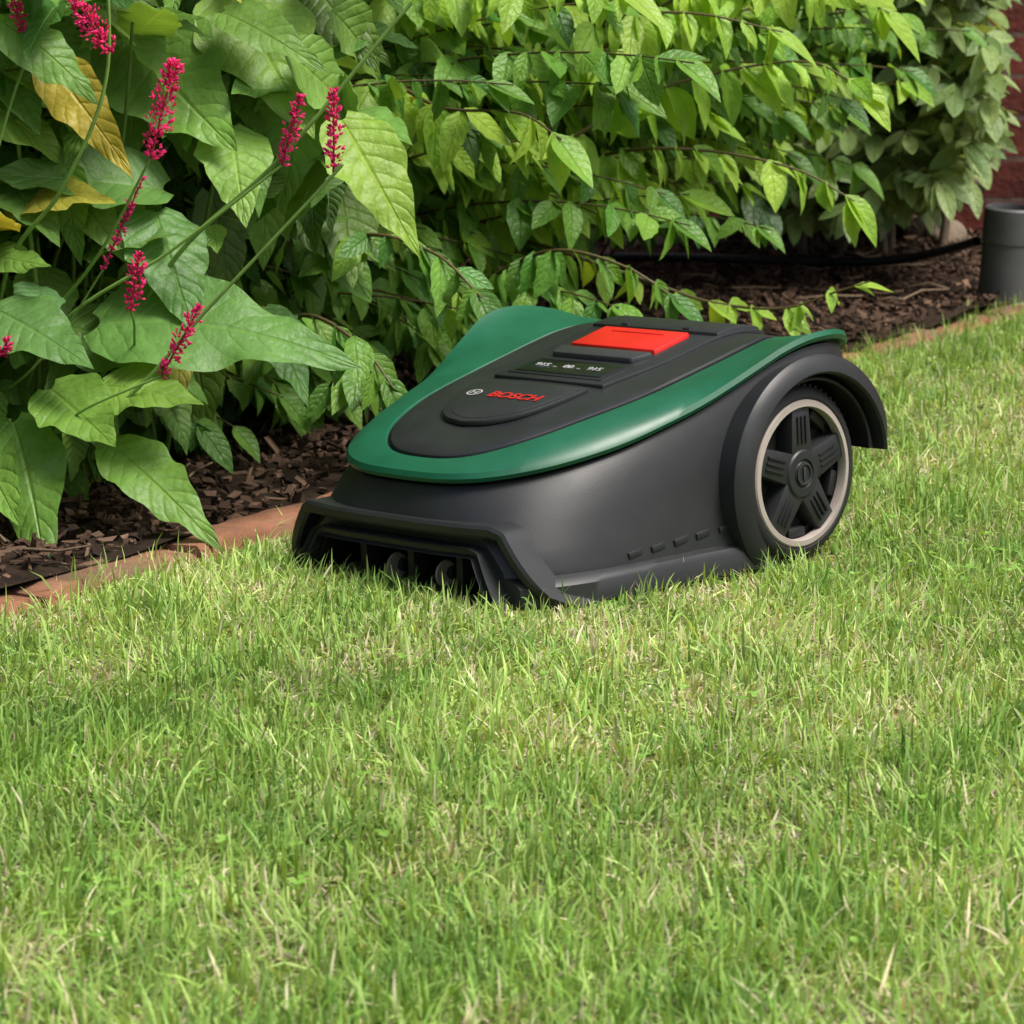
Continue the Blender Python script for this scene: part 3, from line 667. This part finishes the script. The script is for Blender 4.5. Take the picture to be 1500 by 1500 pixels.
for a,b,r,cnt,br in spikes:
    a=np.array(a);b=np.array(b);ax=b-a;Ls=np.linalg.norm(ax);ax/=Ls
    cnt=int(cnt*2.3); t=rng.random(cnt)**.9; e1=np.cross(ax,[0,1,.1]);e1/=np.linalg.norm(e1);e2=np.cross(ax,e1)
    th=rng.random(cnt)*6.28; env=np.sin(np.pi*(.12+.80*t))**.6*(1+.18*np.sin(t*23+r*999))
    rad=(e1*np.cos(th)[:,None]+e2*np.sin(th)[:,None]); ctr_=a+ax*(Ls*t)[:,None]+rad*(r*env*rng.uniform(.25,1.15,cnt))[:,None]
    d=rad*.8+ax*.7+rng.normal(0,.3,(cnt,3)); d/=np.linalg.norm(d,axis=1)[:,None]
    s1=np.cross(d,rng.normal(0,1,(cnt,3))); s1/=np.linalg.norm(s1,axis=1)[:,None]; s2=np.cross(d,s1)
    l=rng.uniform(.0018,.0038,cnt)[:,None]; w=l*.48
    OV.append(np.stack([ctr_-d*l,ctr_+s1*w,ctr_+s2*w,ctr_-s1*w,ctr_-s2*w,ctr_+d*l],1))
    m=rng.random((cnt,1)); OC.append((np.array([.86,.05,.27])*(1-m)+np.array([.48,.012,.11])*m)*(.6+.5*br))
    PS.tube(np.stack([a,(a+b)/2,b]),np.array([.0012,.001,.0006]),np.array([.25,.02,.05]),5)
OV=np.concatenate(OV);OC=np.concatenate(OC);n=len(OV);b=(np.arange(n)*6)[:,None,None]
tr=np.array([[0,2,1],[0,3,2],[0,4,3],[0,1,4],[5,1,2],[5,2,3],[5,3,4],[5,4,1]])[None]
o=fastmesh('flower_spikes',OV.reshape(-1,3),[(b+tr).reshape(-1,3)],M['flower'],col=np.repeat(OC[:,None],6,1).reshape(-1,3),smooth=False,parent=per); unparent_fix(o,per)
o=PS.make('persicaria_stems',M['stem'],per); unparent_fix(o,per)

# ---------------------------------------------------------------- bark mulch
n=36000
t=rng.uniform(-1.2,3.9,n); o=rng.uniform(.05,1.2,n)**1.0
P=np.stack([E0[0]+Ed[0]*t+En[0]*o,E0[1]+Ed[1]*t+En[1]*o,rng.uniform(.010,.027,n)],1)
sz=np.stack([rng.gamma(2.5,.0020,n),rng.gamma(2.5,.0012,n),rng.uniform(.0008,.0028,n)],1)
cube=np.array([[-1,-1,-1],[1,-1,-1],[1,1,-1],[-1,1,-1],[-1,-1,1],[1,-1,1],[1,1,1],[-1,1,1]],float)
Vb=cube[None]*(1+rng.normal(0,.30,(n,8,3)))*sz[:,None,:]
a=rng.random(n)*6.28; tx=rng.normal(0,.5,n); ca,sa=np.cos(a),np.sin(a)
z=Vb[...,2]*np.cos(tx)[:,None]+Vb[...,0]*np.sin(tx)[:,None]; x=Vb[...,0]*np.cos(tx)[:,None]-Vb[...,2]*np.sin(tx)[:,None]; y=Vb[...,1]
Vb=np.stack([x*ca[:,None]-y*sa[:,None],x*sa[:,None]+y*ca[:,None],z],-1)+P[:,None,:]
fc=np.array([[0,3,2,1],[4,5,6,7],[0,1,5,4],[1,2,6,5],[2,3,7,6],[3,0,4,7]])
cc=lc(n,(.026,.016,.011),(.165,.100,.066),.5,.40)
fastmesh('bark_mulch',Vb.reshape(-1,3),[((np.arange(n)*8)[:,None,None]+fc[None]).reshape(-1,4)],M['bark'],col=np.repeat(cc[:,None],8,1).reshape(-1,3),smooth=False)
TW=Acc()
for q in range(80):
    a=EP(rng.uniform(-.5,3),rng.uniform(.08,.6),.03); d=rng.normal(0,1,3)*np.array([1,1,.1]); d/=np.linalg.norm(d); l=rng.uniform(.03,.12)
    P=np.stack([a,a+d*l*.5+rng.normal(0,.004,3),a+d*l]); TW.tube(P,np.array([.0018,.0015,.001]),np.array([.24,.17,.11])*rng.uniform(.4,1.2),5)
TW.make('fallen_twigs',M['bark'])

# ---------------------------------------------------------------- wall, rocks, light, cable
w=box('brick_wall',(-5,5.55,-.1),(6,5.78,2.2),M['wall'],None,.004)
box('coping',(-5.02,5.52,2.203),(6.02,5.81,2.27),M['terracotta'],w,.01)
ico=bmesh.new(); bmesh.ops.create_icosphere(ico,subdivisions=3,radius=1); iv=np.array([v.co[:] for v in ico.verts]); iF=np.array([[v.index for v in f.verts] for f in ico.faces]); ico.free()
VV=[];FF=[];CC=[];nn=0
for q in range(150):
    c=np.array([-1.6+q*.025+rng.normal(0,.02),5.42+rng.normal(0,.05),rng.choice([.03,.08,.12])]); s=np.array([rng.uniform(.03,.06),rng.uniform(.04,.06),rng.uniform(.02,.04)])
    if c[0]>.84: continue
    dd=iv*(1+.13*np.sin(iv@rng.normal(0,3,(3,3))).sum(1)[:,None]*.6); VV.append(c+dd*s); FF.append(iF+nn); nn+=len(iv); CC.append(np.tile(np.array([.14,.11,.08])*rng.uniform(.5,1.4),(len(iv),1)))
fastmesh('rock_border',np.concatenate(VV),[np.concatenate(FF)],M['rock'],col=np.concatenate(CC))
lx,ly=.745,4.55
lamp=empty('garden_spotlight',(lx,ly,0)); lamp.rotation_euler=(math.radians(3),math.radians(3),0)
def lathez(name,prof,mat,parent,n=48):
    o=lathe(name,prof,mat,parent,n); o.rotation_euler=(math.radians(90),0,0); return o
lathez('housing',[(0,.0),(.043,.0),(.043,.012),(.0405,.014),(.0405,.098),(.042,.100),(.042,.150),(.039,.153),(.036,.153),(.036,.145),(0,.143)],M['lamp'],lamp)
lathez('lens',[(0,.1445),(.0355,.1465)],M['glass'],lamp)
CB=Acc(); P=catmull([(.0,4.95,.028),(.15,4.93,.036),(.30,4.90,.038),(.48,4.86,.036),(.60,4.78,.046),(.67,4.66,.075),(.705,4.57,.098)],12); CB.tube(P,.0075,np.array([.02,.02,.02]),10)
CB.make('power_cable',M['cable'])

n=90
cx=np.concatenate([rng.normal(-.22,.05,30),rng.normal(.40,.05,30),rng.uniform(-.25,.3,30)]); cy=np.concatenate([rng.normal(1.66,.05,30),rng.normal(2.6,.12,30),rng.uniform(1.55,2.3,30)])
CL=Leaves(); cz=rng.uniform(.012,.024,n)
for k in range(3):
    a=rng.random(n)*.5+k*2.094+cx*50; D=np.stack([np.cos(a),np.sin(a),rng.uniform(.0,.3,n)],1)
    w0=lambda t:np.array([.1,.55,.85,1,.9,.35])
    CL.add(leafbatch(np.stack([cx,cy,cz],1),D,np.tile([0,0,1.],(n,1)),rng.uniform(.004,.007,n),np.full(n,.46),lc(n,(.17,.36,.05),(.28,.48,.09),.2),w0,rows=5,cols=3,curl=.05))
CL.make('clover_patch',M['grass'],None)

# ---------------------------------------------------------------- light, world, camera
el,azs=math.radians(60),math.radians(118)
S=Vector((math.sin(azs)*math.cos(el),math.cos(azs)*math.cos(el),math.sin(el)))
w=bpy.data.worlds.new('World'); scene.world=w; w.use_nodes=True
nt=w.node_tree; bg=nt.nodes['Background']; sk=nt.nodes.new('ShaderNodeTexSky'); sk.sky_type='NISHITA'; sk.sun_disc=False; sk.sun_elevation=el; sk.sun_rotation=azs; sk.dust_density=5; sk.air_density=1.0
nt.links.new(sk.outputs[0],bg.inputs[0]); bg.inputs[1].default_value=.15
sl=bpy.data.lights.new('sun','SUN'); sl.energy=4.3; sl.angle=math.radians(22); sl.color=(1,.965,.90)
so=bpy.data.objects.new('sun',sl); C.objects.link(so); so.rotation_euler=S.to_track_quat('Z','Y').to_euler()
cam=bpy.data.cameras.new('camera'); co=bpy.data.objects.new('camera',cam); C.objects.link(co)
co.location=(0,0,.56); co.rotation_euler=(math.radians(90-10.9),0,0); cam.lens=106.1; cam.sensor_width=36; cam.clip_end=600; cam.clip_start=.05
cam.dof.use_dof=True; cam.dof.focus_distance=2.50; cam.dof.aperture_fstop=20
scene.camera=co
scene.view_settings.view_transform='Standard'; scene.view_settings.look='None'; scene.view_settings.exposure=0
